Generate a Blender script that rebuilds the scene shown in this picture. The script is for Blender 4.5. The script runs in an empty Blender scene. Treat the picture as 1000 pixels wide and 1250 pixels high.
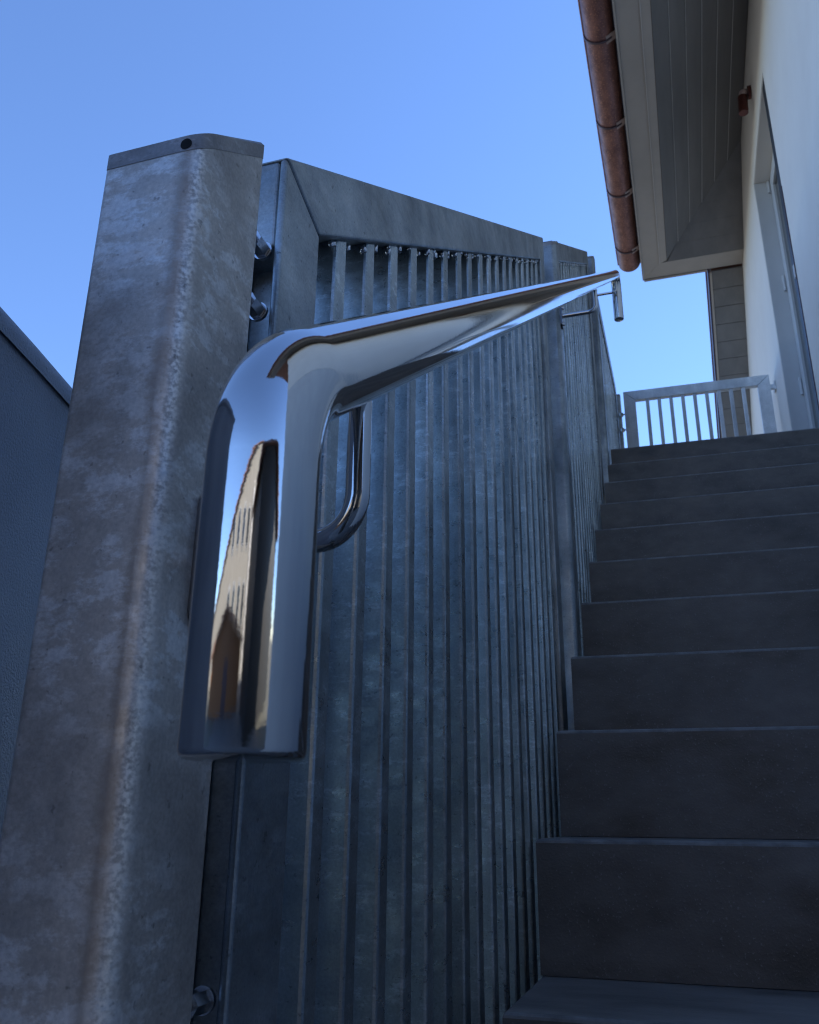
import bpy, bmesh, math, random
from mathutils import Vector, Matrix
random.seed(7)
U = 0.25                      # all coordinates below are in units of 0.25 m, eye at the origin
sc = bpy.context.scene
col = sc.collection

# ------------------------------------------------------------------ camera
PITCH, YAW, ROLL, FL = 0.34605, 0.31253, 0.010203, 1052.38
f = Vector((-math.sin(YAW)*math.cos(PITCH), math.cos(YAW)*math.cos(PITCH), math.sin(PITCH)))
r = Vector((math.cos(YAW), math.sin(YAW), 0)); u = r.cross(f)
r2 = r*math.cos(ROLL)+u*math.sin(ROLL); u2 = -r*math.sin(ROLL)+u*math.cos(ROLL)
cam = bpy.data.cameras.new('camera'); co = bpy.data.objects.new('camera', cam); col.objects.link(co)
m = Matrix((r2, u2, -f)).transposed().to_4x4(); co.matrix_world = m
cam.sensor_fit = 'HORIZONTAL'; cam.sensor_width = 36; cam.lens = FL/1000*36
cam.clip_start = 0.02; cam.clip_end = 2000
cam.dof.use_dof = True; cam.dof.focus_distance = 0.75; cam.dof.aperture_fstop = 30
sc.camera = co
sc.cycles.filter_width = 1.15

# ------------------------------------------------------------------ sky, sun, exposure
SUN_EL, SUN_AZ = math.radians(33), math.radians(50)     # azimuth from +Y (up the stairs) towards +X (behind the house)
w = bpy.data.worlds.new("World"); sc.world = w; w.use_nodes = True
nt = w.node_tree; bg = nt.nodes['Background']
sky = nt.nodes.new('ShaderNodeTexSky'); sky.sky_type = 'NISHITA'; sky.sun_disc = False
sky.sun_elevation = SUN_EL; sky.sun_rotation = SUN_AZ
sky.air_density = 1.0; sky.dust_density = 0.0; sky.ozone_density = 6.0
tint = nt.nodes.new('ShaderNodeMix'); tint.data_type = 'RGBA'; tint.blend_type = 'MULTIPLY'; tint.inputs[0].default_value = 1
tint.inputs[7].default_value = (.93, .93, 1.03, 1)      # camera white balance of a clear cool sky
nt.links.new(sky.outputs[0], tint.inputs[6]); nt.links.new(tint.outputs[2], bg.inputs[0]); bg.inputs[1].default_value = 0.105
sl = bpy.data.lights.new('sun', 'SUN'); sl.energy = 3.6; sl.angle = math.radians(0.5); sl.color = (1, .93, .82)
so = bpy.data.objects.new('sun', sl); col.objects.link(so)
sd = Vector((math.sin(SUN_AZ)*math.cos(SUN_EL), math.cos(SUN_AZ)*math.cos(SUN_EL), math.sin(SUN_EL)))
so.rotation_euler = (-sd).to_track_quat('-Z', 'Y').to_euler(); so.location = sd*50
sc.view_settings.view_transform = 'Standard'; sc.view_settings.look = 'None'
sc.view_settings.gamma = 1; sc.view_settings.use_curve_mapping = False
sc.view_settings.exposure = 1.6

# ------------------------------------------------------------------ materials
def mat(name, c1, c2=None, rough=.5, metal=0, scale=6, bump=0, bscale=60, r2=None, detail=6, stretch=(1,1,1), spec=.5, mid=(.35,.65)):
    mt = bpy.data.materials.new(name); mt.use_nodes = True
    n = mt.node_tree; P = n.nodes['Principled BSDF']; L = n.links.new
    P.inputs['Metallic'].default_value = metal; P.inputs['Roughness'].default_value = rough
    P.inputs['Specular IOR Level'].default_value = spec
    P.inputs['Base Color'].default_value = (*c1, 1)
    tc = n.nodes.new('ShaderNodeTexCoord'); mp = n.nodes.new('ShaderNodeMapping'); L(tc.outputs['Object'], mp.inputs[0])
    mp.inputs['Scale'].default_value = stretch
    mt['_v'] = 1
    if c2:
        nz = n.nodes.new('ShaderNodeTexNoise'); nz.inputs['Scale'].default_value = scale; nz.inputs['Detail'].default_value = detail
        nz.inputs['Roughness'].default_value = .62
        L(mp.outputs[0], nz.inputs['Vector'])
        cr = n.nodes.new('ShaderNodeValToRGB'); cr.color_ramp.elements[0].position = mid[0]; cr.color_ramp.elements[1].position = mid[1]
        cr.color_ramp.elements[0].color = (*c1, 1); cr.color_ramp.elements[1].color = (*c2, 1)
        L(nz.outputs[0], cr.inputs[0]); L(cr.outputs[0], P.inputs['Base Color'])
        if r2 is not None:
            mr = n.nodes.new('ShaderNodeMapRange'); mr.inputs[3].default_value = rough; mr.inputs[4].default_value = r2
            mr.inputs[1].default_value = .3; mr.inputs[2].default_value = .7
            L(nz.outputs[0], mr.inputs[0]); L(mr.outputs[0], P.inputs['Roughness'])
    if bump:
        bz = n.nodes.new('ShaderNodeTexNoise'); bz.inputs['Scale'].default_value = bscale; bz.inputs['Detail'].default_value = 4
        L(tc.outputs['Object'], bz.inputs['Vector'])
        b = n.nodes.new('ShaderNodeBump'); b.inputs['Strength'].default_value = bump; b.inputs['Distance'].default_value = .002
        L(bz.outputs[0], b.inputs['Height']); L(b.outputs[0], P.inputs['Normal'])
    return mt

def galv(name, base=(.30,.31,.32), lo=(.19,.20,.215), hi=(.52,.54,.56), rough=(.42,.62), metal=.75, streak=1.0, fscale=46, fst=2.4, fth=(.535,.60), contrast=.8):
    """galvanised steel: cloudy zinc, horizontal frost-like flakes, darker runs"""
    mt = bpy.data.materials.new(name); mt.use_nodes = True
    n = mt.node_tree; P = n.nodes['Principled BSDF']; L = n.links.new
    P.inputs['Metallic'].default_value = metal
    tc = n.nodes.new('ShaderNodeTexCoord')
    oi = n.nodes.new('ShaderNodeObjectInfo')
    ad = n.nodes.new('ShaderNodeVectorMath'); ad.operation = 'ADD'
    sc3 = n.nodes.new('ShaderNodeVectorMath'); sc3.operation = 'SCALE'; sc3.inputs['Scale'].default_value = 7.3
    cb = n.nodes.new('ShaderNodeCombineXYZ')
    for k in range(3): L(oi.outputs['Random'], cb.inputs[k])
    L(cb.outputs[0], sc3.inputs[0]); L(tc.outputs['Object'], ad.inputs[0]); L(sc3.outputs[0], ad.inputs[1])
    def noise(s, d, st=(1,1,1), rg=.6):
        mp = n.nodes.new('ShaderNodeMapping'); mp.inputs['Scale'].default_value = st; L(ad.outputs[0], mp.inputs[0])
        z = n.nodes.new('ShaderNodeTexNoise'); z.inputs['Scale'].default_value = s; z.inputs['Detail'].default_value = d
        z.inputs['Roughness'].default_value = rg; L(mp.outputs[0], z.inputs['Vector']); return z.outputs[0]
    def ramp(src, a, b, ca, cb_):
        c = n.nodes.new('ShaderNodeValToRGB'); c.color_ramp.elements[0].position = a; c.color_ramp.elements[1].position = b
        c.color_ramp.elements[0].color = (*ca, 1); c.color_ramp.elements[1].color = (*cb_, 1); L(src, c.inputs[0]); return c.outputs[0]
    def mix(fac, a, b, typ='MIX'):
        x = n.nodes.new('ShaderNodeMix'); x.data_type = 'RGBA'; x.blend_type = typ
        if isinstance(fac, float): x.inputs[0].default_value = fac
        else: L(fac, x.inputs[0])
        for i, v in ((6, a), (7, b)):
            if isinstance(v, tuple): x.inputs[i].default_value = (*v, 1)
            else: L(v, x.inputs[i])
        return x.outputs[2]
    cloud = ramp(noise(9, 5), .32, .68, lo, base)
    flakes = ramp(noise(fscale, 8, (1,1,fst), .74), fth[0], fth[1], (0,0,0), (1,1,1))
    zone = ramp(noise(9, 3), .40, .58, (0,0,0), (.75*streak,)*3)
    fm = mix(1.0, flakes, zone, 'MULTIPLY')
    c = mix(fm, cloud, hi)
    specks = ramp(noise(160, 2), .66, .72, (0,0,0), (.55,.55,.55))
    c = mix(specks, c, tuple(v*.45 for v in lo))
    runs = ramp(noise(14, 5, (1,1,.12)), .35, .75, (1,1,1), (.68,.69,.72))
    c = mix(contrast, c, runs, 'MULTIPLY')
    fine = ramp(noise(420, 2), .3, .7, (.86,.86,.86), (1.1,1.1,1.1)); c = mix(1.0, c, fine, 'MULTIPLY')
    tv = n.nodes.new('ShaderNodeMapRange'); tv.inputs[3].default_value = .82; tv.inputs[4].default_value = 1.12; L(oi.outputs['Random'], tv.inputs[0])
    cc = n.nodes.new('ShaderNodeCombineXYZ')
    for k in range(3): L(tv.outputs[0], cc.inputs[k])
    c = mix(1.0, c, cc.outputs[0], 'MULTIPLY')      # every bar has its own zinc tone
    L(c, P.inputs['Base Color'])
    mr = n.nodes.new('ShaderNodeMapRange'); mr.inputs[1].default_value = .35; mr.inputs[2].default_value = .65
    mr.inputs[3].default_value = rough[0]; mr.inputs[4].default_value = rough[1]
    L(noise(30, 5, (1,1,2)), mr.inputs[0]); L(mr.outputs[0], P.inputs['Roughness'])
    b = n.nodes.new('ShaderNodeBump'); b.inputs['Strength'].default_value = .35; b.inputs['Distance'].default_value = .0012
    L(noise(55, 6), b.inputs['Height']); L(b.outputs[0], P.inputs['Normal'])
    return mt

M = {}
M['galv'] = galv('galvanised_bars', base=(.52,.565,.565), lo=(.33,.37,.375), hi=(.70,.76,.77), rough=(.26,.44), metal=.85)
M['galv_rail'] = galv('galvanised_frame', base=(.42,.45,.455), lo=(.20,.22,.225), streak=.5, rough=(.30,.50), contrast=1.0)
M['galv_post'] = galv('galvanised_post', base=(.62,.55,.475), lo=(.36,.32,.28), hi=(.80,.78,.745), metal=.5, rough=(.36,.55), streak=.95, fscale=40, fst=1.9, fth=(.48,.565))
M['galv_cap'] = galv('galvanised_cap', base=(.42,.385,.36), lo=(.22,.20,.19), hi=(.6,.57,.55), rough=(.4,.6), metal=.6, streak=.6)
M['galv_gate'] = galv('galvanised_gate', base=(.80,.82,.83), lo=(.55,.57,.58), hi=(.9,.91,.92), metal=.05, streak=.6)
M['chrome'] = mat('polished_steel', (.64,.63,.62), (.58,.57,.555), rough=.022, r2=.075, metal=1, scale=9, detail=9, bump=.012, bscale=300)
M['satin'] = mat('satin_steel', (.20,.20,.21), None, rough=.3, metal=1)
M['bolt'] = mat('zinc_bolt', (.82,.82,.82), (.6,.6,.62), rough=.25, metal=1, scale=80)
M['step'] = mat('dark_step_slab', (.050,.044,.040), (.150,.132,.118), rough=.38, r2=.62, scale=6.5, bump=.30, bscale=260, stretch=(.8,1,1.6), detail=12, mid=(.34,.70))
M['tread'] = mat('skylit_tread', (.085,.082,.08), (.20,.19,.18), rough=.55, scale=5, bump=.3, bscale=220, detail=12, stretch=(.7,1.6,1))  # paler tops paint in the sky reflected on the treads
M['step_edge'] = mat('lit_step_edge', (.09,.09,.09), (.19,.19,.188), rough=.5, scale=30, bump=.3, bscale=200)  # pale bevel colour paints in the light caught along each nosing
M['wall'] = mat('white_render', (.76,.705,.645), (.80,.75,.69), rough=.9, scale=3, bump=.5, bscale=160, spec=.2)
M['strip'] = mat('pale_line', (.60,.57,.54), None, rough=.5)  # pale lines paint in light caught at the soffit joints
M['dim_lower'] = mat('bounce_cut_render', (.56,.55,.545), (.62,.61,.60), rough=.8, scale=4, bump=.4, bscale=160)
M['jamb'] = mat('painted_metal_jamb', (.50,.51,.52), (.55,.56,.57), rough=.5, scale=3)
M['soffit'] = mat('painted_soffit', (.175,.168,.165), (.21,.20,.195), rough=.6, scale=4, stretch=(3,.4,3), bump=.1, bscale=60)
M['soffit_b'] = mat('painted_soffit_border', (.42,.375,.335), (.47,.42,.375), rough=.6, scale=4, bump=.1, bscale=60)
M['copper'] = mat('weathered_copper', (.28,.14,.125), (.17,.082,.078), rough=.36, r2=.55, metal=.65, scale=22, detail=10, bump=.4, bscale=70, stretch=(1,.5,1))
M['lampc'] = mat('copper_lamp', (.15,.05,.04), (.10,.04,.035), rough=.35, metal=.6, scale=30)
M['strap'] = mat('gutter_strap_paint', (.55,.44,.41), (.42,.32,.30), rough=.5, metal=.3, scale=40)
M['trim'] = mat('dark_trim', (.07,.045,.06), (.09,.06,.07), rough=.4, metal=.4, scale=20)
M['tile'] = mat('roof_tile', (.16,.08,.06), (.26,.13,.09), rough=.8, scale=5, bump=.6, bscale=30)
M['gasket'] = mat('dark_gasket', (.02,.02,.024), (.03,.03,.03), rough=.5, scale=20)
M['dark'] = mat('drain_hole_black', (.004,.004,.004), (.006,.006,.006), rough=.9, scale=9)
M['glass'] = mat('window_glass', (.03,.035,.04), (.035,.04,.045), rough=.04, scale=2, spec=.8)
M['granite'] = mat('dark_blue_render', (.18,.195,.24), (.26,.275,.32), rough=.55, scale=4, bump=.9, bscale=380, detail=3)
M['ground'] = mat('dry_ground', (.10,.10,.08), (.14,.135,.11), rough=.9, scale=.6, bump=.6, bscale=9)
M['paving'] = mat('grey_paving', (.12,.115,.11), (.17,.165,.155), rough=.85, scale=2, bump=.4, bscale=60)
M['cream'] = mat('cream_render', (.27,.255,.225), (.33,.31,.27), rough=.9, scale=2, bump=.3, bscale=40)
M['wood'] = mat('reflection_shed_timber', (.32,.13,.045), (.20,.075,.028), rough=.55, scale=5, stretch=(8,8,1), bump=.3, bscale=60)
M['concrete'] = mat('landing_concrete', (.05,.05,.054), (.075,.074,.078), rough=.6, scale=4, bump=.4, bscale=150)
# granite glitter: small bright specks are grains of the render itself
def specks(mt, c, a=.66, b=.70, s=520):
    n = mt.node_tree; P = n.nodes['Principled BSDF']; src = P.inputs['Base Color'].links[0].from_socket
    tc = n.nodes.new('ShaderNodeTexCoord'); z = n.nodes.new('ShaderNodeTexNoise'); z.inputs['Scale'].default_value = s
    z.inputs['Detail'].default_value = 2
    cr = n.nodes.new('ShaderNodeValToRGB'); cr.color_ramp.elements[0].position = a; cr.color_ramp.elements[1].position = b
    x = n.nodes.new('ShaderNodeMix'); x.data_type = 'RGBA'; x.inputs[7].default_value = (*c, 1)
    n.links.new(tc.outputs['Object'], z.inputs['Vector']); n.links.new(z.outputs[0], cr.inputs[0]); n.links.new(cr.outputs[0], x.inputs[0])
    n.links.new(src, x.inputs[6]); n.links.new(x.outputs[2], P.inputs['Base Color'])
specks(M['granite'], (.22,.25,.32), .60, .68, 330)
specks(M['step'], (.16,.15,.145), .64, .72, 260)
specks(M['copper'], (.45,.22,.15), .60, .66, 120)

# brown bleed stain and painted highlight down the folded corner of the near post
def corner_stain_highlight(mt):
    n = mt.node_tree; P = n.nodes['Principled BSDF']; src = P.inputs['Base Color'].links[0].from_socket; L = n.links.new
    tc = n.nodes.new('ShaderNodeTexCoord'); sp = n.nodes.new('ShaderNodeSeparateXYZ'); L(tc.outputs['Object'], sp.inputs[0])
    z = n.nodes.new('ShaderNodeTexNoise'); z.inputs['Scale'].default_value = 45; z.inputs['Detail'].default_value = 6
    mp = n.nodes.new('ShaderNodeMapping'); mp.inputs['Scale'].default_value = (1,1,.35); L(tc.outputs['Object'], mp.inputs[0]); L(mp.outputs[0], z.inputs[0])
    a = n.nodes.new('ShaderNodeMath'); a.operation = 'MULTIPLY_ADD'; a.inputs[1].default_value = .016; a.inputs[2].default_value = -.008-1.046*U
    L(z.outputs[0], a.inputs[0])                         # wavering centre line
    d = n.nodes.new('ShaderNodeMath'); d.operation = 'SUBTRACT'; L(sp.outputs[0], d.inputs[0]); L(a.outputs[0], d.inputs[1])
    ab = n.nodes.new('ShaderNodeMath'); ab.operation = 'ABSOLUTE'; L(d.outputs[0], ab.inputs[0])
    mr = n.nodes.new('ShaderNodeMapRange'); mr.inputs[1].default_value = .0065; mr.inputs[2].default_value = .0008; mr.inputs[3].default_value = 0; mr.inputs[4].default_value = .55
    L(ab.outputs[0], mr.inputs[0])
    x = n.nodes.new('ShaderNodeMix'); x.data_type = 'RGBA'; x.inputs[7].default_value = (.26,.20,.155,1)
    L(mr.outputs[0], x.inputs[0]); L(src, x.inputs[6])
    # speckled pale band painting the highlight right on the fold
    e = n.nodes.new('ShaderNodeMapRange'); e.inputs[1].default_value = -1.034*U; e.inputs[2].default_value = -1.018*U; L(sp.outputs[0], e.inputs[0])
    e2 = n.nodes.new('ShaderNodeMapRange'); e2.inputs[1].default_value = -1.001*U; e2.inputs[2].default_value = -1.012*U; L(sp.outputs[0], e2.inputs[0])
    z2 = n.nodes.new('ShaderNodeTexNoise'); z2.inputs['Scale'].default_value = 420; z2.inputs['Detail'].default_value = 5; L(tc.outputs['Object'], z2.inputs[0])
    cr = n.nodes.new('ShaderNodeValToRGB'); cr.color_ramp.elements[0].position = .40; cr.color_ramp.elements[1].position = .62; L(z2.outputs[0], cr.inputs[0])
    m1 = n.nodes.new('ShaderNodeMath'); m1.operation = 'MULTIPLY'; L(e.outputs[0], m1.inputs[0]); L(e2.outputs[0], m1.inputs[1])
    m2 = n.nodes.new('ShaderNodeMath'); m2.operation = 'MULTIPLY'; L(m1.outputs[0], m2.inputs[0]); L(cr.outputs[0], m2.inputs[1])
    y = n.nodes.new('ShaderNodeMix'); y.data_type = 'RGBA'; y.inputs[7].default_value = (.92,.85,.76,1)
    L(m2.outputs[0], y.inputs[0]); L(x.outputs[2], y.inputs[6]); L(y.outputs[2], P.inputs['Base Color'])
corner_stain_highlight(M['galv_post'])

# ------------------------------------------------------------------ helpers
def link(name, bm, m, parent=None, bevel=0, smooth=False, seg=2):
    if bevel:
        bmesh.ops.bevel(bm, geom=list(bm.edges), offset=bevel*U, segments=seg, affect='EDGES', profile=.5)
    bmesh.ops.recalc_face_normals(bm, faces=bm.faces)
    me = bpy.data.meshes.new(name); bm.to_mesh(me); bm.free()
    me.materials.append(m if not isinstance(m, str) else M[m])
    if smooth:
        for p in me.polygons: p.use_smooth = True
    o = bpy.data.objects.new(name, me); col.objects.link(o)
    if parent: o.parent = parent
    return o
def empty(name, loc=(0,0,0)):
    o = bpy.data.objects.new(name, None); col.objects.link(o); o.empty_display_size = .1
    return o
def tag(o, label=None, cat=None, group=None, kind=None):
    for k, v in (('label', label), ('category', cat), ('group', group), ('kind', kind)):
        if v: o[k] = v
    return o
def V(p): return Vector(p)*U
def box(bm, a, b):
    x0,y0,z0 = a; x1,y1,z1 = b
    v = [bm.verts.new(V(p)) for p in ((x0,y0,z0),(x1,y0,z0),(x1,y1,z0),(x0,y1,z0),(x0,y0,z1),(x1,y0,z1),(x1,y1,z1),(x0,y1,z1))]
    for q in ((0,3,2,1),(4,5,6,7),(0,1,5,4),(1,2,6,5),(2,3,7,6),(3,0,4,7)): bm.faces.new([v[i] for i in q])
    return v
def hexa(bm, pts):     # eight corners, bottom four then top four
    v = [bm.verts.new(V(p)) for p in pts]
    for q in ((0,3,2,1),(4,5,6,7),(0,1,5,4),(1,2,6,5),(2,3,7,6),(3,0,4,7)): bm.faces.new([v[i] for i in q])
def prism(bm, poly, axis, d0, d1):   # polygon extruded along an axis; poly holds the two other coordinates
    def P(a, b, d):
        return {'x': (d,a,b), 'y': (a,d,b), 'z': (a,b,d)}[axis]
    A = [bm.verts.new(V(P(a,b,d0))) for a,b in poly]; B = [bm.verts.new(V(P(a,b,d1))) for a,b in poly]
    bm.faces.new(A); bm.faces.new(B[::-1]); n = len(poly)
    for i in range(n): bm.faces.new([A[i], B[i], B[(i+1)%n], A[(i+1)%n]])
def slab(bm, pts, off):  # polygon thickened by a vector
    A = [bm.verts.new(V(p)) for p in pts]; B = [bm.verts.new(V(Vector(p)+Vector(off))) for p in pts]
    bm.faces.new(A); bm.faces.new(B[::-1]); n = len(pts)
    for i in range(n): bm.faces.new([A[i], B[i], B[(i+1)%n], A[(i+1)%n]])
def tube(bm, path, rad, seg=48, caps=True, round_cap=0):
    path = [Vector(p) for p in path]; rings = []
    t0 = (path[1]-path[0]).normalized(); ref = Vector((1,0,0)) if abs(t0.x) < .9 else Vector((0,0,1))
    nrm = (ref - t0*ref.dot(t0)).normalized()
    for i, p in enumerate(path):
        if i == 0: t = path[1]-path[0]
        elif i == len(path)-1: t = path[-1]-path[-2]
        else: t = (path[i+1]-path[i]).normalized()+(path[i]-path[i-1]).normalized()
        t.normalize(); nrm = (nrm - t*nrm.dot(t)).normalized(); b = t.cross(nrm)
        rr = rad[i] if isinstance(rad, (list, tuple)) else rad
        rings.append([bm.verts.new(V(p+(nrm*math.cos(a)+b*math.sin(a))*rr)) for a in [2*math.pi*k/seg for k in range(seg)]])
    for A, B in zip(rings, rings[1:]):
        for k in range(seg): bm.faces.new([A[k], A[(k+1)%seg], B[(k+1)%seg], B[k]])
    if caps:
        bm.faces.new(rings[0][::-1]); bm.faces.new(rings[-1])
def arc_path(pts, radii, n=14):      # polyline with rounded corners
    pts = [Vector(p) for p in pts]; out = [pts[0]]
    for i in range(1, len(pts)-1):
        a = (pts[i-1]-pts[i]).normalized(); b = (pts[i+1]-pts[i]).normalized(); R = radii[i-1]
        half = a.angle(b)/2; d = R/math.tan(half); c = pts[i]+(a+b).normalized()*(R/math.sin(half))
        s = pts[i]+a*d; e = pts[i]+b*d; vs, ve = s-c, e-c; ang = vs.angle(ve)
        for k in range(n+1):
            t = k/n; out.append(c+(vs*math.sin((1-t)*ang)+ve*math.sin(t*ang))/math.sin(ang))
    out.append(pts[-1]); return out
def smooth_auto(o, ang=40):
    me = o.data
    for p in me.polygons: p.use_smooth = True
    bm = bmesh.new(); bm.from_mesh(me)
    for e in bm.edges:
        if len(e.link_faces) == 2 and e.calc_face_angle(0) > math.radians(ang): e.smooth = False
    bm.to_mesh(me); bm.free()

# ------------------------------------------------------------------ ground
bm = bmesh.new(); bmesh.ops.create_grid(bm, x_segments=2, y_segments=2, size=600)
for v in bm.verts: v.co.z = -4.6*U
tag(link('ground', bm, 'ground'), kind='structure')
bm = bmesh.new(); box(bm, (-14,-47,-4.6), (16,.35,-4.53)); tag(link('paved_yard', bm, 'paving'), kind='structure')

# ------------------------------------------------------------------ staircase
XW = 2.85                    # outer plane of the house wall
SK = .0221                   # steps and gate run very slightly out of square
RISE, GO, N0Y, N0Z = .742, 1.067, 5.553, -.083
stairs = tag(empty('staircase'), 'steep dark grey slab staircase climbing between the metal fence and the white house wall', 'staircase')
XL = -.97
KTOP = 9
for k in range(-5, KTOP+1):
    y = N0Y+GO*k; z = N0Z+RISE*k; back = y+GO+.05 if k < KTOP else y+1.2
    y1 = y+SK*(XW-XL); b1 = back+SK*(XW-XL)
    bm = bmesh.new()
    hexa(bm, [(XL,y,z-RISE+.004),(XW-.01,y1,z-RISE+.004),(XW-.01,b1,z-RISE+.004),(XL,back,z-RISE+.004),
              (XL,y,z),(XW-.01,y1,z),(XW-.01,b1,z),(XL,back,z)])
    zt_ = z*U
    te = [e for e in bm.edges if all(abs(v.co.z-zt_) < 1e-4 for v in e.verts)]
    bmesh.ops.bevel(bm, geom=te, offset=.024*U, segments=3, affect='EDGES', profile=.5); bm.normal_update()
    for fc in bm.faces:
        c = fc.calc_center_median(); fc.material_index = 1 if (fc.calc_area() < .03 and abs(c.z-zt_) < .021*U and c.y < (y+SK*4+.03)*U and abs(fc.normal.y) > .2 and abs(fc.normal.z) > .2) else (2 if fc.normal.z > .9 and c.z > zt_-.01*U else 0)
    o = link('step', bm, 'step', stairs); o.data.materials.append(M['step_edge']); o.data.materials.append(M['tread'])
# sloping concrete body that carries the steps
bm = bmesh.new()
yb, yt = N0Y-5*GO, N0Y+KTOP*GO
prism(bm, [(yb+.4,-4.6),(yb+.4,N0Z-5*RISE-RISE),(yt+.4,N0Z+KTOP*RISE-RISE),(yt+.4,-4.6)], 'x', XL+.012, XW-.04)
link('stair_body', bm, 'concrete', stairs)
ZL = N0Z+KTOP*RISE            # landing level
bm = bmesh.new(); box(bm, (XL,yt+1.28,ZL-.8), (XW-.01,23.2,ZL-.004)); link('landing_slab', bm, 'step', stairs, bevel=.014)
bm = bmesh.new(); box(bm, (XL+.05,yt+.5,-4.6), (XW-.03,23.1,ZL-.81)); link('landing_wall', bm, 'concrete', stairs)

# ------------------------------------------------------------------ fence
fence = tag(empty('metal_fence'), 'galvanised metal fence of close upright bars rising along the left side of the stairs', 'fence')
FX = -1.1                     # front plane of the panels
SL = .682                     # slope of the panel rails
def topz(y): return 2.0735+SL*(y-2.05)

def rounded_square(x0, x1, y0, y1, rad, n=6, r1=None):
    pts = []
    q = r1 or rad
    for cx, cy, a0, rr in ((x1-rad,y0+rad,-90,rad),(x1-q,y1-q,0,q),(x0+q,y1-q,90,q),(x0+q,y0+q,180,q)):
        for k in range(n+1):
            a = math.radians(a0+90*k/n); pts.append((cx+rr*math.cos(a), cy+rr*math.sin(a)))
    return pts
def post(x0, x1, y0, y1, zb, zt, slope, cap=True, name='fence_post', m='galv_rail', rad=.055):
    """square tube with rounded corners; top cut parallel to the stairs and closed with a welded plate"""
    ring = rounded_square(x0, x1, y0, y1, rad, 7, min(rad, .02))
    bm = bmesh.new(); lev = []
    zs = [zb]
    N = 24
    for j in range(N+1):
        lev.append([bm.verts.new(V((x, y, zb+(zt+slope*(y-y0)-zb)*j/N))) for x, y in ring])
    for A, B in zip(lev, lev[1:]):
        for i in range(len(ring)): bm.faces.new([A[i], A[(i+1)%len(ring)], B[(i+1)%len(ring)], B[i]])
    bm.faces.new(lev[0][::-1]); bm.faces.new(lev[-1])
    o = link(name, bm, m, fence); smooth_auto(o, 30)
    if cap:
        r3 = rounded_square(x0-.0012, x1+.0012, y0-.0012, y1+.0012, rad+.0005, 7, min(rad, .021)); bm = bmesh.new()
        A = [bm.verts.new(V((x, y, zt+slope*(y-y0)-.036))) for x, y in r3]
        B = [bm.verts.new(V((x, y, zt+slope*(y-y0)+.010))) for x, y in r3]
        cx, cy = (x0+x1)/2, (y0+y1)/2
        C_ = [bm.verts.new(V((cx+(x-cx)*.955, cy+(y-cy)*.955, zt+slope*(y-y0)+.016))) for x, y in r3]
        n = len(r3)
        for P, Q in ((A, B), (B, C_)):
            for i in range(n): bm.faces.new([P[i], P[(i+1)%n], Q[(i+1)%n], Q[i]])
        bm.faces.new(A[::-1]); bm.faces.new(C_)
        c = link('post_cap', bm, 'galv_cap', o); smooth_auto(c, 40)
    return o
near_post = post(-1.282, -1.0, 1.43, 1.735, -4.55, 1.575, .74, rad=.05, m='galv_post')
tag(near_post, 'thick near post with mottled zinc and a drain hole under its cap')
# drain hole: short dark bore seen as a ring-edged disc in the front face
bm = bmesh.new()
HX, HZ, HR, PR = -1.046, 1.558, .0150, .05
def face_y(x):
    t = x-(-1.0-PR); return 1.43 if t <= 0 else 1.43+PR-math.sqrt(max(PR*PR-t*t, 0))
vs = [bm.verts.new(V((HX+HR*math.cos(a), face_y(HX+HR*math.cos(a))-.0024, HZ+HR*1.08*math.sin(a)))) for a in [2*math.pi*k/24 for k in range(24)]]
vc = bm.verts.new(V((HX, face_y(HX)-.0024, HZ)))
for k in range(24): bm.faces.new([vc, vs[k], vs[(k+1)%24]])
link('drain_hole', bm, 'dark', near_post)
post(-1.28, -1.0, 8.55, 8.83, -1.6, 6.44, .68)
post(-1.28, -1.0, 14.95, 15.23, 5.6, 10.75, .3)
post(-1.28, -1.02, 21.55, 21.8, 5.6, 10.95, 0)

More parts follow.
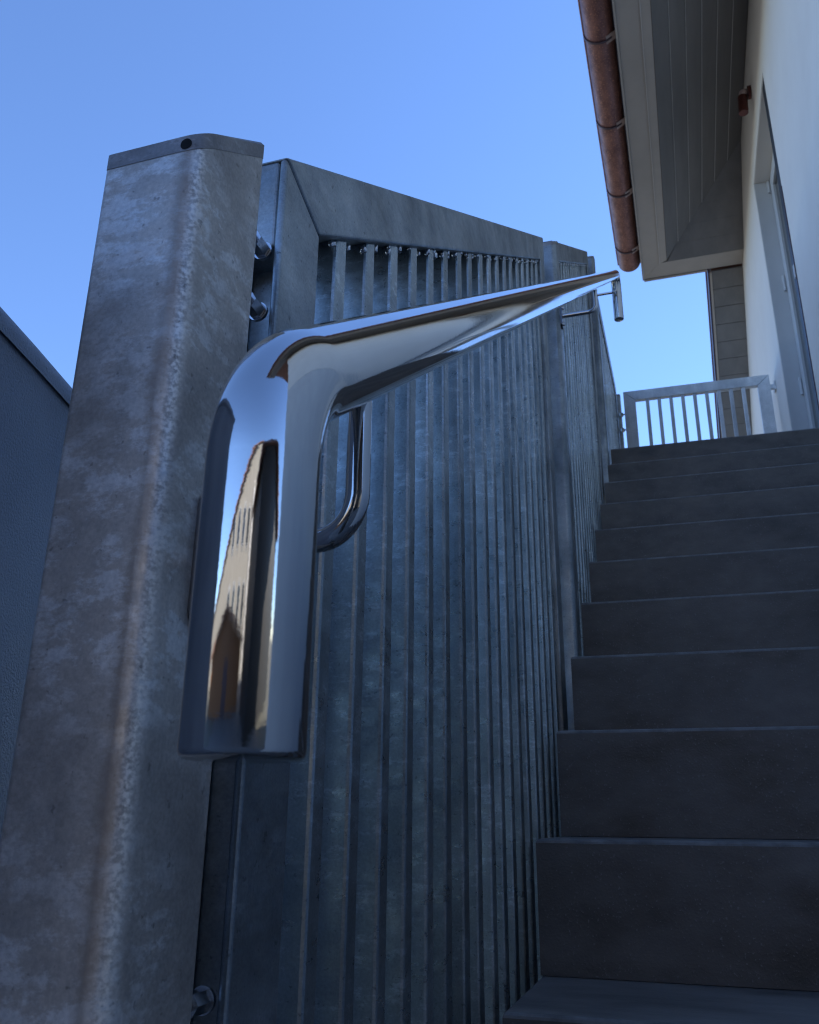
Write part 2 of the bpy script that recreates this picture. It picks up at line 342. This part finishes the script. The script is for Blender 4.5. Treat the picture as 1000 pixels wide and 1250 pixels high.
def panel(y0, y1, zt0, slope, drop0, label=None, inner=.285, pitch=.31, first=None, bars_seed=0):
    """welded frame of square tube with flat bars; ends vertical, rails parallel to the stairs"""
    x0, x1 = FX-.2, FX; W = inner; TH = .30
    T = lambda y: zt0+slope*(y-y0); B = lambda y: T(y)-drop0
    bm = bmesh.new()
    g = .004   # mitre joints left as a fine open line
    # left stile (mitred), top rail, right stile, bottom rail
    def pr(poly): prism(bm, poly, 'x', x0, x1)
    st = [(y0,B(y0)),(y0,T(y0)-g),(y0+W,T(y0+W)-TH-g*2),(y0+W,B(y0+W)+TH)]
    prism(bm, st, 'x', x1-.028, x1); prism(bm, st, 'x', x0, x0+.028)
    prism(bm, [(y0+.13,B(y0)+TH+.1),(y0+.13,T(y0+W)-TH-.06),(y0+W-.004,T(y0+W)-TH-g*2),(y0+W-.004,B(y0+W)+TH)], 'x', x0+.029, x1-.029)
    prism(bm, [(y0+.012,T(y0)-.34),(y0+.003,T(y0)-g*1.5),(y0+W-.05,T(y0+W)-TH+.02),(y0+W-.05,T(y0)-.34)], 'x', x0+.029, x1-.029)
    pr([(y0+g,T(y0+g)),(y1-g,T(y1-g)),(y1-W,T(y1-W)-TH),(y0+W,T(y0+W)-TH)])
    pr([(y1,B(y1)),(y1,T(y1)-g),(y1-W,T(y1-W)-TH-g*2),(y1-W,B(y1-W)+TH)])
    pr([(y0+g,B(y0+g)),(y1-g,B(y1-g)),(y1-W-g,B(y1-W)+TH-g),(y0+W+g,B(y0+W)+TH-g)])
    fr = link('panel_frame', bm, 'galv_rail', fence, bevel=.012, seg=3)
    y = first if first else y0+W+.22
    h = drop0-2*TH+.02
    bw, bd = .105, .155
    bm = bmesh.new()
    ya, yb_ = 0, bw
    poly = [(0,0),(0,h),(bw,h+slope*bw),(bw,slope*bw)]
    prism(bm, poly, 'x', -bd, 0)
    b0 = link('bar', bm, 'galv', fr, bevel=.014, seg=2)
    me = b0.data; first_bar = True; n = 0; ys = []
    while y < y1-W-bw*.6:
        if first_bar: b = b0; first_bar = False
        else: b = bpy.data.objects.new('bar', me); col.objects.link(b); b.parent = fr
        yy = y+random.uniform(-.008,.008)
        b.location = V((FX-.028+random.uniform(-.003,.003), yy, B(yy)+TH-.01))
        ys.append(yy); y += pitch; n += 1
    # weld beads where the bars meet the rail
    bm = bmesh.new()
    for yy in ys:
        for dy in (-.012, bw+.012):
            for q in range(2):
                mt = Matrix.Translation(V((FX-.03-random.uniform(0,.02), yy+dy+random.uniform(-.02,.02), T(yy+dy)-TH-.012-random.uniform(0,.02)))) @ Matrix.Diagonal((random.uniform(.6,1.3), random.uniform(.6,1.4), random.uniform(.7,2.0), 1))
                bmesh.ops.create_icosphere(bm, subdivisions=1, radius=random.uniform(.010,.019)*U, matrix=mt)
    wd = link('weld_beads', bm, 'bolt', fr, smooth=True); wd['kind'] = 'stuff'
    return fr
f1 = panel(2.05, 8.27, 2.0735, SL, 7.2, first=2.556)
f2 = panel(9.10, 14.72, topz(9.10), SL, 7.2)
f3 = panel(15.45, 21.35, 11.05, 0.0, 4.75)

# bolts that hold the panels to the posts
def bolt(y0, y1, x, z, parent, rad=.028):
    bm = bmesh.new(); tube(bm, [(x,y0,z),(x,y1,z)], rad*.55, seg=12)
    hx = [(x+rad*math.cos(math.radians(60*k)), z+rad*math.sin(math.radians(60*k))) for k in range(6)]
    prism(bm, hx, 'y', y1-.075, y1-.012)
    ws = [(x+rad*1.15*math.cos(math.radians(20*k)), z+rad*1.15*math.sin(math.radians(20*k))) for k in range(18)]
    prism(bm, ws, 'y', y1-.011, y1-.001)
    prism(bm, hx, 'y', y0+.03, y0+.08)
    link('bolt', bm, 'bolt', parent)
for z in (1.715, 1.49, -.40, -2.2): bolt(1.73, 2.06, -1.165, z, near_post)
for z in (9.7, 9.2): bolt(14.70, 14.96, -1.13, z, fence)

# ------------------------------------------------------------------ gate at the top
gate = tag(empty('landing_gate'), 'low pale galvanised gate with nine upright bars across the top landing', 'gate')
GY = 21.4; gx0, gx1 = -.93, 2.72
bm = bmesh.new()
gt0, gt1 = 10.93, 10.93
FW = .30; gsl = SK
def gp(poly, d0=0, d1=.16):
    A = [(x, GY+gsl*(x-gx0)+d0, z) for x, z in poly]; slab(bm, A, (0,d1-d0,0))
gp([(gx0,ZL+.25),(gx0,gt0-.003),(gx0+FW,gt0-FW*.95),(gx0+FW,ZL+.5)])
gp([(gx0+.003,gt0),(gx1-.003,gt1),(gx1-FW,gt1-FW*.9),(gx0+FW,gt0-FW*.9)])
gp([(gx1,ZL+.25),(gx1,gt1-.003),(gx1-FW,gt1-FW*.95),(gx1-FW,ZL+.5)])
gp([(gx0+.003,ZL+.25),(gx1-.003,ZL+.25),(gx1-FW,ZL+.5),(gx0+FW,ZL+.5)])
gf = link('gate_frame', bm, 'galv_gate', gate, bevel=.008)
bm = bmesh.new(); box(bm, (0,0,0), (.09,.10,gt0-FW*.9-ZL-.5+.02)); b0 = link('bar', bm, 'galv_gate', gate, bevel=.007)
for i in range(9):
    b = b0 if i == 0 else bpy.data.objects.new('bar', b0.data)
    if i: col.objects.link(b); b.parent = gate
    x = (-.335+.2728*i)*1.098
    b.location = V((x, GY+gsl*(x-gx0)+.03, ZL+.49))
for z in (10.30, 9.85):
    bm = bmesh.new(); tube(bm, [(-1.1,GY+.08,z),(-.9,GY+.08,z)], .022, seg=12)
    tube(bm, [(-1.02,GY+.08,z-.045),(-1.02,GY+.08,z+.045)], .05, seg=12); link('hinge', bm, 'galv', gate)
bm = bmesh.new(); box(bm, (gx1-.005,GY+.1,gt1-.40), (XW-.003,GY+.2,gt1-.28)); box(bm, (XW-.04,GY+.02,gt1-.46), (XW-.004,GY+.28,gt1-.22)); link('latch_plate', bm, 'galv_gate', gate, bevel=.005)

# ------------------------------------------------------------------ handrail
hr = tag(empty('handrail'), 'polished round steel handrail with down-turned ends held on rods beside the stairs', 'handrail')
RX = -.600; RSL = .692
def rz(y): return .655+RSL*(y-1.112)
D = .178
pts = [(RX,1.112,.080),(RX,1.112,rz(1.112)),(RX,14.75,rz(14.75)),(RX,14.75,rz(14.75)-1.02)]
bm = bmesh.new(); pa = arc_path(pts, [.265,.20], 34)
# slightly eased end edges
p0, p1 = Vector(pts[0]), Vector(pts[-1])
full = [p0, p0+Vector((0,0,.004)), p0+Vector((0,0,.010))]+pa[1:-1]+[p1+Vector((0,0,.01)), p1+Vector((0,0,.004)), p1]
rads = [D/2-.008, D/2-.002, D/2]+[D/2]*len(pa[1:-1])+[D/2, D/2-.002, D/2-.008]
tube(bm, full, rads, seg=96); o = link('rail_tube', bm, 'chrome', hr); smooth_auto(o, 50)
def bracket(y, face, py=None, hw=.062):
    py = y if py is None else py
    zr = rz(y)-D/2/math.cos(math.atan(RSL)); zc = zr-.285
    bm = bmesh.new()
    tube(bm, arc_path([(RX,y,zr+.03),(RX,y,zc),(face+.018,py,zc)], [.085], 14), .0250, seg=28)
    a = link('bracket_rod', bm, 'chrome', hr); smooth_auto(a, 50)
    bm = bmesh.new(); ring = []
    n = 8; hh, rad = .15, .028
    for cy, cz, a0 in ((hw-rad,hh-rad,0),(-hw+rad,hh-rad,90),(-hw+rad,-hh+rad,180),(hw-rad,-hh+rad,270)):
        for k in range(n+1):
            t = math.radians(a0+90*k/n); ring.append((py+cy+rad*math.cos(t), zc+cz+rad*math.sin(t)))
    prism(bm, ring, 'x', face+.0005, face+.020); p = link('bracket_plate', bm, 'satin', a, bevel=.003, seg=1)
    for dz in (.105, -.105):
        bm = bmesh.new(); tube(bm, [(face+.0205,py,zc+dz),(face+.034,py,zc+dz),(face+.044,py,zc+dz)], [.024,.022,.012], seg=16)
        s = link('screw', bm, 'bolt', a); smooth_auto(s, 40)
    bm = bmesh.new(); pass
    bm.free()
    return a
bracket(1.515, -1.0, 1.615, .05); bracket(8.69, -1.0); bracket(15.09 if False else 14.6, -1.0)

# ------------------------------------------------------------------ house
house = tag(empty('house'), 'white rendered house with a deep grey soffit above the stairs on the right', 'house')
ZE = 16.49; YE = 24.62        # eave underside, far end of the eave
XH = 34; YN = -.35; YF = 36
OY0, OY1, OZ = 16.31, 20.05, 15.74
def wtop(y):                   # wall runs up behind the soffits
    if y <= 20.9: return 18.35
    if y <= 23.9: return 18.35-(y-20.9)*.586
    return None
bm = bmesh.new()
WT = 1.3; PZ = 5.4
prism(bm, [(YN,PZ),(OY0,PZ),(OY0,18.35),(YN,18.35)], 'x', XW, XW+WT)
prism(bm, [(OY0+.0,OZ),(OY1,OZ),(OY1,18.35),(OY0,18.35)], 'x', XW, XW+WT)
prism(bm, [(OY0,PZ),(OY1,PZ),(OY1,ZL),(OY0,ZL)], 'x', XW, XW+WT)
prism(bm, [(OY1,PZ),(33.5,PZ),(33.5,7.5),(24.7,16.5),(24.0,16.6),(20.95,18.35),(OY1,18.35)], 'x', XW, XW+WT)
bmesh.ops.remove_doubles(bm, verts=bm.verts, dist=1e-5)
link('wall', bm, 'wall', house)
bm = bmesh.new(); box(bm, (XW+.01,YN,-4.6), (XW+WT,33.5,PZ-.004)); link('lower_wall_dimmer', bm, 'dim_lower', house)  # unseen lower wall, grey added to cut bounce on fence and stairs
bm = bmesh.new(); box(bm, (XW+WT+.01,YN,-4.6), (XH,YN+WT,18.3)); link('wall', bm, 'wall', house)
bm = bmesh.new(); box(bm, (XW+WT+.01,32.2,-4.6), (XH,33.5,8.4)); link('wall', bm, 'wall', house)
bm = bmesh.new(); box(bm, (XH+.01,YN,-4.6), (XH+1,33.5,8.4)); link('wall', bm, 'wall', house)

# doorway in a shallow recess: side jamb lining, frame, glazed door, guide strip on the near edge
RD = .50
bm = bmesh.new(); box(bm, (XW+.012,OY1-.03,ZL), (XW+RD,OY1-.002,OZ-.002)); link('jamb_lining', bm, 'jamb', house, bevel=.004)
bm = bmesh.new(); box(bm, (XW+.012,OY0+.05,OZ-.03), (XW+RD,OY1-.032,OZ-.003)); link('head_lining', bm, 'wall', house, bevel=.004)
door = None
bm = bmesh.new()
for a, b in (((XW+RD-.12,OY0+.06,ZL),(XW+RD,OY0+.4,OZ-.04)),((XW+RD-.12,OY1-.42,ZL),(XW+RD,OY1-.04,OZ-.04)),((XW+RD-.12,OY0+.41,OZ-.45),(XW+RD,OY1-.43,OZ-.04)),((XW+RD-.12,OY0+.41,ZL),(XW+RD,OY1-.43,ZL+.35))):
    box(bm, a, b)
door = link('door', bm, 'jamb', house, bevel=.012); door['label'] = 'pale framed glazed door set back in the wall recess'
bm = bmesh.new(); box(bm, (XW+RD-.06,OY0+.40,ZL+.34), (XW+RD-.03,OY1-.42,OZ-.44)); link('pane', bm, 'glass', door)
for z in (15.55, 12.6, 9.75):
    bm = bmesh.new(); tube(bm, [(XW+RD-.16,OY1-.06,z-.22),(XW+RD-.16,OY1-.06,z+.22)], .035, seg=12); box(bm, (XW+RD-.2,OY1-.05,z-.2),(XW+RD-.13,OY1-.031,z+.2)); link('hinge', bm, 'jamb', door)
bm = bmesh.new(); box(bm, (XW+.02,OY0+.003,ZL+.02), (XW+.09,OY0+.46,OZ-.05)); link('edge_gasket', bm, 'gasket', house)
bm = bmesh.new(); box(bm, (XW-.02,OY0-.035,ZL+.02), (XW-.002,OY0+.002,12.6)); link('edge_trim', bm, 'trim', house)
bm = bmesh.new(); box(bm, (XW-.045,OY0-.045,10.35), (XW-.021,OY0+.02,10.65)); link('latch_keep', bm, 'jamb', house, bevel=.006)

# eave soffit: border boards, sloping boards along the stairs and the return facet at the far end
XF = -.12; YE0 = YN-5.5
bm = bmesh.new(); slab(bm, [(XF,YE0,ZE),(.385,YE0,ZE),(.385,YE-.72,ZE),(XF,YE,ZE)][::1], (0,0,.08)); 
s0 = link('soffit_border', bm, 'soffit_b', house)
bm = bmesh.new(); box(bm, (.378,YE0,ZE-.034), (.396,YE-.75,ZE-.023)); link('lit_joint_line', bm, 'strip', house)
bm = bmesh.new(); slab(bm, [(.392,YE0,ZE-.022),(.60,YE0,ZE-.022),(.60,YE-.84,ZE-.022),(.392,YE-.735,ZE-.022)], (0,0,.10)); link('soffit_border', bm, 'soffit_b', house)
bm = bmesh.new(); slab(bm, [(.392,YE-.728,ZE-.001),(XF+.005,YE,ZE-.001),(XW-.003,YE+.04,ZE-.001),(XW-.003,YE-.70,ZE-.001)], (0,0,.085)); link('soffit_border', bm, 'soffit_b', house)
# closing bead round the outer edge
bm = bmesh.new(); box(bm, (XF-.05,YE0,ZE-.03), (XF-.004,YE+.05,ZE+.75)); link('fascia', bm, 'soffit_b', house, bevel=.006)
bm = bmesh.new(); box(bm, (XF-.003,YE+.045,ZE-.045), (1.80,YE+.11,ZE+.75)); link('fascia', bm, 'soffit_b', house, bevel=.006)
x0s, x1s = .61, XW-.004; zs = lambda x: ZE+(x-.60)*.722
yd = lambda x: 23.80-(x-.60)*1.235    # hip line in plan
nb = 6; wb = (x1s-x0s)/nb
for i in range(nb):
    a = x0s+i*wb; b = a+wb-.006; lo = .020
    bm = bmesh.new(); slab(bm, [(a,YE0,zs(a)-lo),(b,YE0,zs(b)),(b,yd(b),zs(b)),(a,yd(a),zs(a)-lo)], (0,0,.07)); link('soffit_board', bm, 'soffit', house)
    if i:
        q = zs(a)-lo-.004; bm = bmesh.new(); slab(bm, [(a-.006,YE0,q),(a+.003,YE0,q),(a+.003,yd(a)-.02,q),(a-.006,yd(a)-.02,q)], (0,0,.02)); link('lit_joint_line', bm, 'strip', house)
zf = lambda y: ZE+(23.80-y)*.585
nf = 6; ya, yz = yd(x1s), 23.86; wf = (yz-ya)/nf
for i in range(nf):
    a = ya+i*wf; b = a+wf-.004
    xa = .60+(23.80-a)/1.235; xb = max(.60+(23.80-b)/1.235, .605)
    P = [(min(xa,x1s-.002)+.004,a,zf(a)),(x1s,a,zf(a)),(x1s,b,zf(b)),(xb+.004,b,zf(b))]
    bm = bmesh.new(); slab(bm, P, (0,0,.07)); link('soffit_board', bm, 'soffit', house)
# descending verge soffit beyond the eave
VX = 1.865
ry = lambda t: (24.55+t, 16.62-1.03*t)
n = 20; st = .40
for i in range(n):
    y0, z0 = ry(.19+i*st); y1, z1 = ry(.19+(i+1)*st-.012)
    bm = bmesh.new(); slab(bm, [(VX+.07,y0,z0),(XW-.004,y0,z0),(XW-.004,y1,z1),(VX+.07,y1,z1)], (0,.04,.07))
    link('verge_board', bm, 'soffit', house)
y0, z0 = ry(.19); y1, z1 = ry(n*st)
bm = bmesh.new(); slab(bm, [(VX,y0,z0-.03),(VX+.065,y0,z0-.03),(VX+.065,y1,z1-.03),(VX,y1,z1-.03)], (0,.3,.5)); link('verge_fascia', bm, 'soffit_b', house)
bm = bmesh.new(); slab(bm, [(VX-.05,y0,z0-.02),(VX-.003,y0,z0-.02),(VX-.003,y1,z1-.02),(VX-.05,y1,z1-.02)], (0,.3,.5)); link('verge_trim', bm, 'trim', house)

# roof
bm = bmesh.new()
slab(bm, [(XF-.25,YE0-.1,ZE+.80),(17,YE0-.1,ZE+.80+.722*17.2),(17,8,ZE+.80+.722*17.2),(XF-.25,YE+.25,ZE+.80)], (0,0,.25))
slab(bm, [(17.01,YE0-.1,ZE+.80+.722*17.2),(35,YE0-.1,ZE+.4),(35,YE+.25,ZE+.80),(17.01,8,ZE+.80+.722*17.2)], (0,0,.25))
slab(bm, [(XF-.25,YE+.26,ZE+.80),(17,8.01,ZE+.80+.722*17.2),(35,YE+.26,ZE+.80)], (0,0,.25))
slab(bm, [(VX-.08,YE+.27,ZE+.78),(35.5,YE+.27,ZE+.78),(35.5,35.5,ZE+.7-1.03*10.85),(VX-.08,35.5,ZE+.7-1.03*10.85)], (0,0,.25))
link('roof', bm, 'tile', house)

# gutter with straps
GXc, GZc, GR = -.52, 16.93, .335
bm = bmesh.new(); N = 28
def gring(y, rad, z=0, a0=180, a1=360):
    return [(GXc+rad*math.cos(math.radians(a0+(a1-a0)*k/N)), y, GZc+rad*math.sin(math.radians(a0+(a1-a0)*k/N))) for k in range(N+1)]
yA, yB = YE0, 24.25
outer = [[bm.verts.new(V(p)) for p in gring(y, GR)] for y in (yA, yB)]
inner = [[bm.verts.new(V(p)) for p in gring(y, GR-.02)] for y in (yA, yB)]
for k in range(N):
    bm.faces.new([outer[0][k], outer[0][k+1], outer[1][k+1], outer[1][k]])
    bm.faces.new([inner[0][k], inner[1][k], inner[1][k+1], inner[0][k+1]])
for s in (0, 1): bm.faces.new(outer[s]+inner[s][::-1])
for k in (0, N): bm.faces.new([outer[0][k], outer[1][k], inner[1][k], inner[0][k]])
g = link('gutter', bm, 'copper', house); smooth_auto(g, 40); g['label'] = 'reddish copper half-round gutter along the eave'
bm = bmesh.new(); A = [bm.verts.new(V(p)) for p in gring(yB-.03, GR-.022)]; B = [bm.verts.new(V(p)) for p in gring(yB-.01, GR-.022)]
bm.faces.new(A); bm.faces.new(B[::-1]); link('end_cap', bm, 'copper', g)
bm = bmesh.new(); tube(bm, [(GXc-GR-.005,yA,GZc+.01),(GXc-GR-.005,yB,GZc+.01)], .032, seg=14); b = link('gutter_bead', bm, 'copper', g); smooth_auto(b, 40)
for y in [15.26+2.66*k for k in range(-7, 4)]:
    bm = bmesh.new(); w2 = .024
    R0 = GR+.004; R1 = GR+.028
    for (ra, rb) in ((R0, R1),):
        A = [bm.verts.new(V(p)) for p in gring(y-w2, ra, a1=352)]; B = [bm.verts.new(V(p)) for p in gring(y-w2, rb, a1=352)]
        C_ = [bm.verts.new(V(p)) for p in gring(y+w2, rb, a1=352)]; D_ = [bm.verts.new(V(p)) for p in gring(y+w2, ra, a1=352)]
        for k in range(N):
            for P, Q in ((A,B),(B,C_),(C_,D_),(D_,A)): bm.faces.new([P[k], P[k+1], Q[k+1], Q[k]])
        bm.faces.new([A[0],B[0],C_[0],D_[0]]); bm.faces.new([A[N],D_[N],C_[N],B[N]])
    s = link('gutter_strap', bm, 'trim', g)
    bm = bmesh.new(); slab(bm, [(GXc+.13,y-.11,GZc-.325),(XF-.052,y-.11,GZc-.20),(XF-.052,y+.11,GZc-.20),(GXc+.13,y+.11,GZc-.325)], (0,0,.02)); link('strap_foot', bm, 'strap', s)

# ------------------------------------------------------------------ copper wall spotlight
lamp = tag(empty('wall_spotlight'), 'small copper coloured spotlight fixed to the white wall just below the soffit', 'lamp')
ly, lz = 18.2, 17.02
bm = bmesh.new(); tube(bm, [(XW-.08,ly,lz),(XW-.005,ly,lz)], .16, seg=28); o = link('base', bm, 'lampc', lamp); smooth_auto(o)
bm = bmesh.new(); bmesh.ops.create_uvsphere(bm, u_segments=24, v_segments=14, radius=.11*U, matrix=Matrix.Translation(V((XW-.17,ly,lz-.0)))); link('swivel_joint', bm, 'strap', lamp, smooth=True)
bm = bmesh.new(); tube(bm, [(XW-.2,ly,lz-.08),(XW-.205,ly,lz-.10),(XW-.235,ly-.01,lz-.55),(XW-.237,ly-.01,lz-.60)], [.09,.115,.115,.11], seg=32); o = link('lamp_head', bm, 'lampc', lamp); smooth_auto(o)

# ------------------------------------------------------------------ dark wall at the left beyond the fence
bw = tag(empty('boundary_wall'), 'dark blue-grey speckled wall cutting the sky at the far left edge', 'wall')
ang = math.radians(14); d = Vector((-math.sin(ang), math.cos(ang), 0)); nn = Vector((-d.y, d.x, 0))
c0 = Vector((-2.4, 2.227, 0)); ztop = 1.943
def wallpiece(t0, t1, o0, o1, z0, z1):
    a = c0+d*t0; b = c0+d*t1
    P = [a+nn*o0, b+nn*o0, b+nn*o1, a+nn*o1]
    hexa(bm, [tuple(p)[:2]+(z0,) for p in P]+[tuple(p)[:2]+(z1,) for p in P])
def rounded_wall(name, t0, t1, w0, w1, zb, zt, R_, m):
    prof = [(w0,zb)]+[(w0+R_-R_*math.cos(math.radians(a)), zt-R_+R_*math.sin(math.radians(a))) for a in range(0,91,9)]
    prof += [(w1-R_+R_*math.sin(math.radians(a)), zt-R_+R_*math.cos(math.radians(a))) for a in range(0,91,9)]+[(w1,zb)]
    bm = bmesh.new(); N_ = 24; rows = []
    for q in range(N_+1):
        t = t0+(t1-t0)*q/N_; bow = -.012*t*t if t > 0 else 0
        rows.append([bm.verts.new(V((c0.x+d.x*t+nn.x*(o_-bow), c0.y+d.y*t+nn.y*(o_-bow), z_-(.008*t*t if t > 0 else 0)))) for o_, z_ in prof])
    for A, B in zip(rows, rows[1:]):
        for q in range(len(prof)-1): bm.faces.new([A[q], A[q+1], B[q+1], B[q]])
    bm.faces.new(rows[0]); bm.faces.new(rows[-1][::-1])
    o = link(name, bm, m, bw); smooth_auto(o, 40); return o
rounded_wall('wall_body', -2.5, 9, 0, .6, -4.6, ztop-.05, .12, 'granite')
rounded_wall('coping', -2.5, 9, -.012, .61, ztop-.17, ztop+.0, .14, 'granite')

# ------------------------------------------------------------------ behind the viewer: what the polished tube mirrors
nh = tag(empty('neighbour_house'), 'cream gabled house across the yard mirrored in the handrail', 'house')
def gable(parent, x0, x1, y0, y1, zb, ze, zr, mw='cream'):
    bm = bmesh.new(); xm = (x0+x1)/2
    prism(bm, [(x0,zb),(x1,zb),(x1,ze),(xm,zr),(x0,ze)], 'y', y0, y1); link('wall', bm, mw, parent)
    bm = bmesh.new()
    k = (zr-ze)/(xm-x0); e = 1.6
    slab(bm, [(x0-e,y0-e,ze-e*k+.1),(xm,y0-e,zr+.1),(xm,y1+e,zr+.1),(x0-e,y1+e,ze-e*k+.1)], (0,0,.5))
    slab(bm, [(xm+.01,y0-e,zr+.1),(x1+e,y0-e,ze-e*k+.1),(x1+e,y1+e,ze-e*k+.1),(xm+.01,y1+e,zr+.1)], (0,0,.5)); link('roof', bm, 'tile', parent)
gable(nh, -52, 96, -90, -48, -4.6, 3, 27)
bm = bmesh.new(); box(bm, (14,-47.9,-4.5), (23,-47.6,17)); link('door', bm, 'gasket', nh)  # dark upright added for the dark band the tube mirrors
bm = bmesh.new(); box(bm, (11.5,-47.9,-4.5), (13.2,-47.5,18)); link('trim_post', bm, 'strip', nh)
for wx in (-18, -10, -2, 5):
    for wz in (1, 10):
        bm = bmesh.new(); box(bm, (wx,-47.98,wz), (wx+3.6,-47.8,wz+5)); wn = link('window', bm, 'jamb', nh)
        bm = bmesh.new(); box(bm, (wx+.3,-47.79,wz+.3), (wx+3.3,-47.7,wz+4.7)); link('pane', bm, 'glass', wn)
shed = tag(empty('reflection_shed'), 'small brown timber shed added behind the viewer to be mirrored', 'shed')
gable(shed, -24, 5, -36, -27, -4.6, -.4, 1.9, 'wood')  # unseen, added as the brown patch mirrored in the tube
reflection_block = tag(empty('reflection_block'), 'dark gabled block added behind the viewer to be mirrored', 'reflection_block')
gable(reflection_block, 8, 30, -26, -15, -4.6, 8.5, 12.5, 'gasket')  # unseen dark mass, added to darken the middle of the tube's reflection
bm = bmesh.new(); box(bm, (-9,-26.98,-4.5), (-5,-26.85,-1.2)); link('door', bm, 'trim', shed)  # door of the shed added to be mirrored
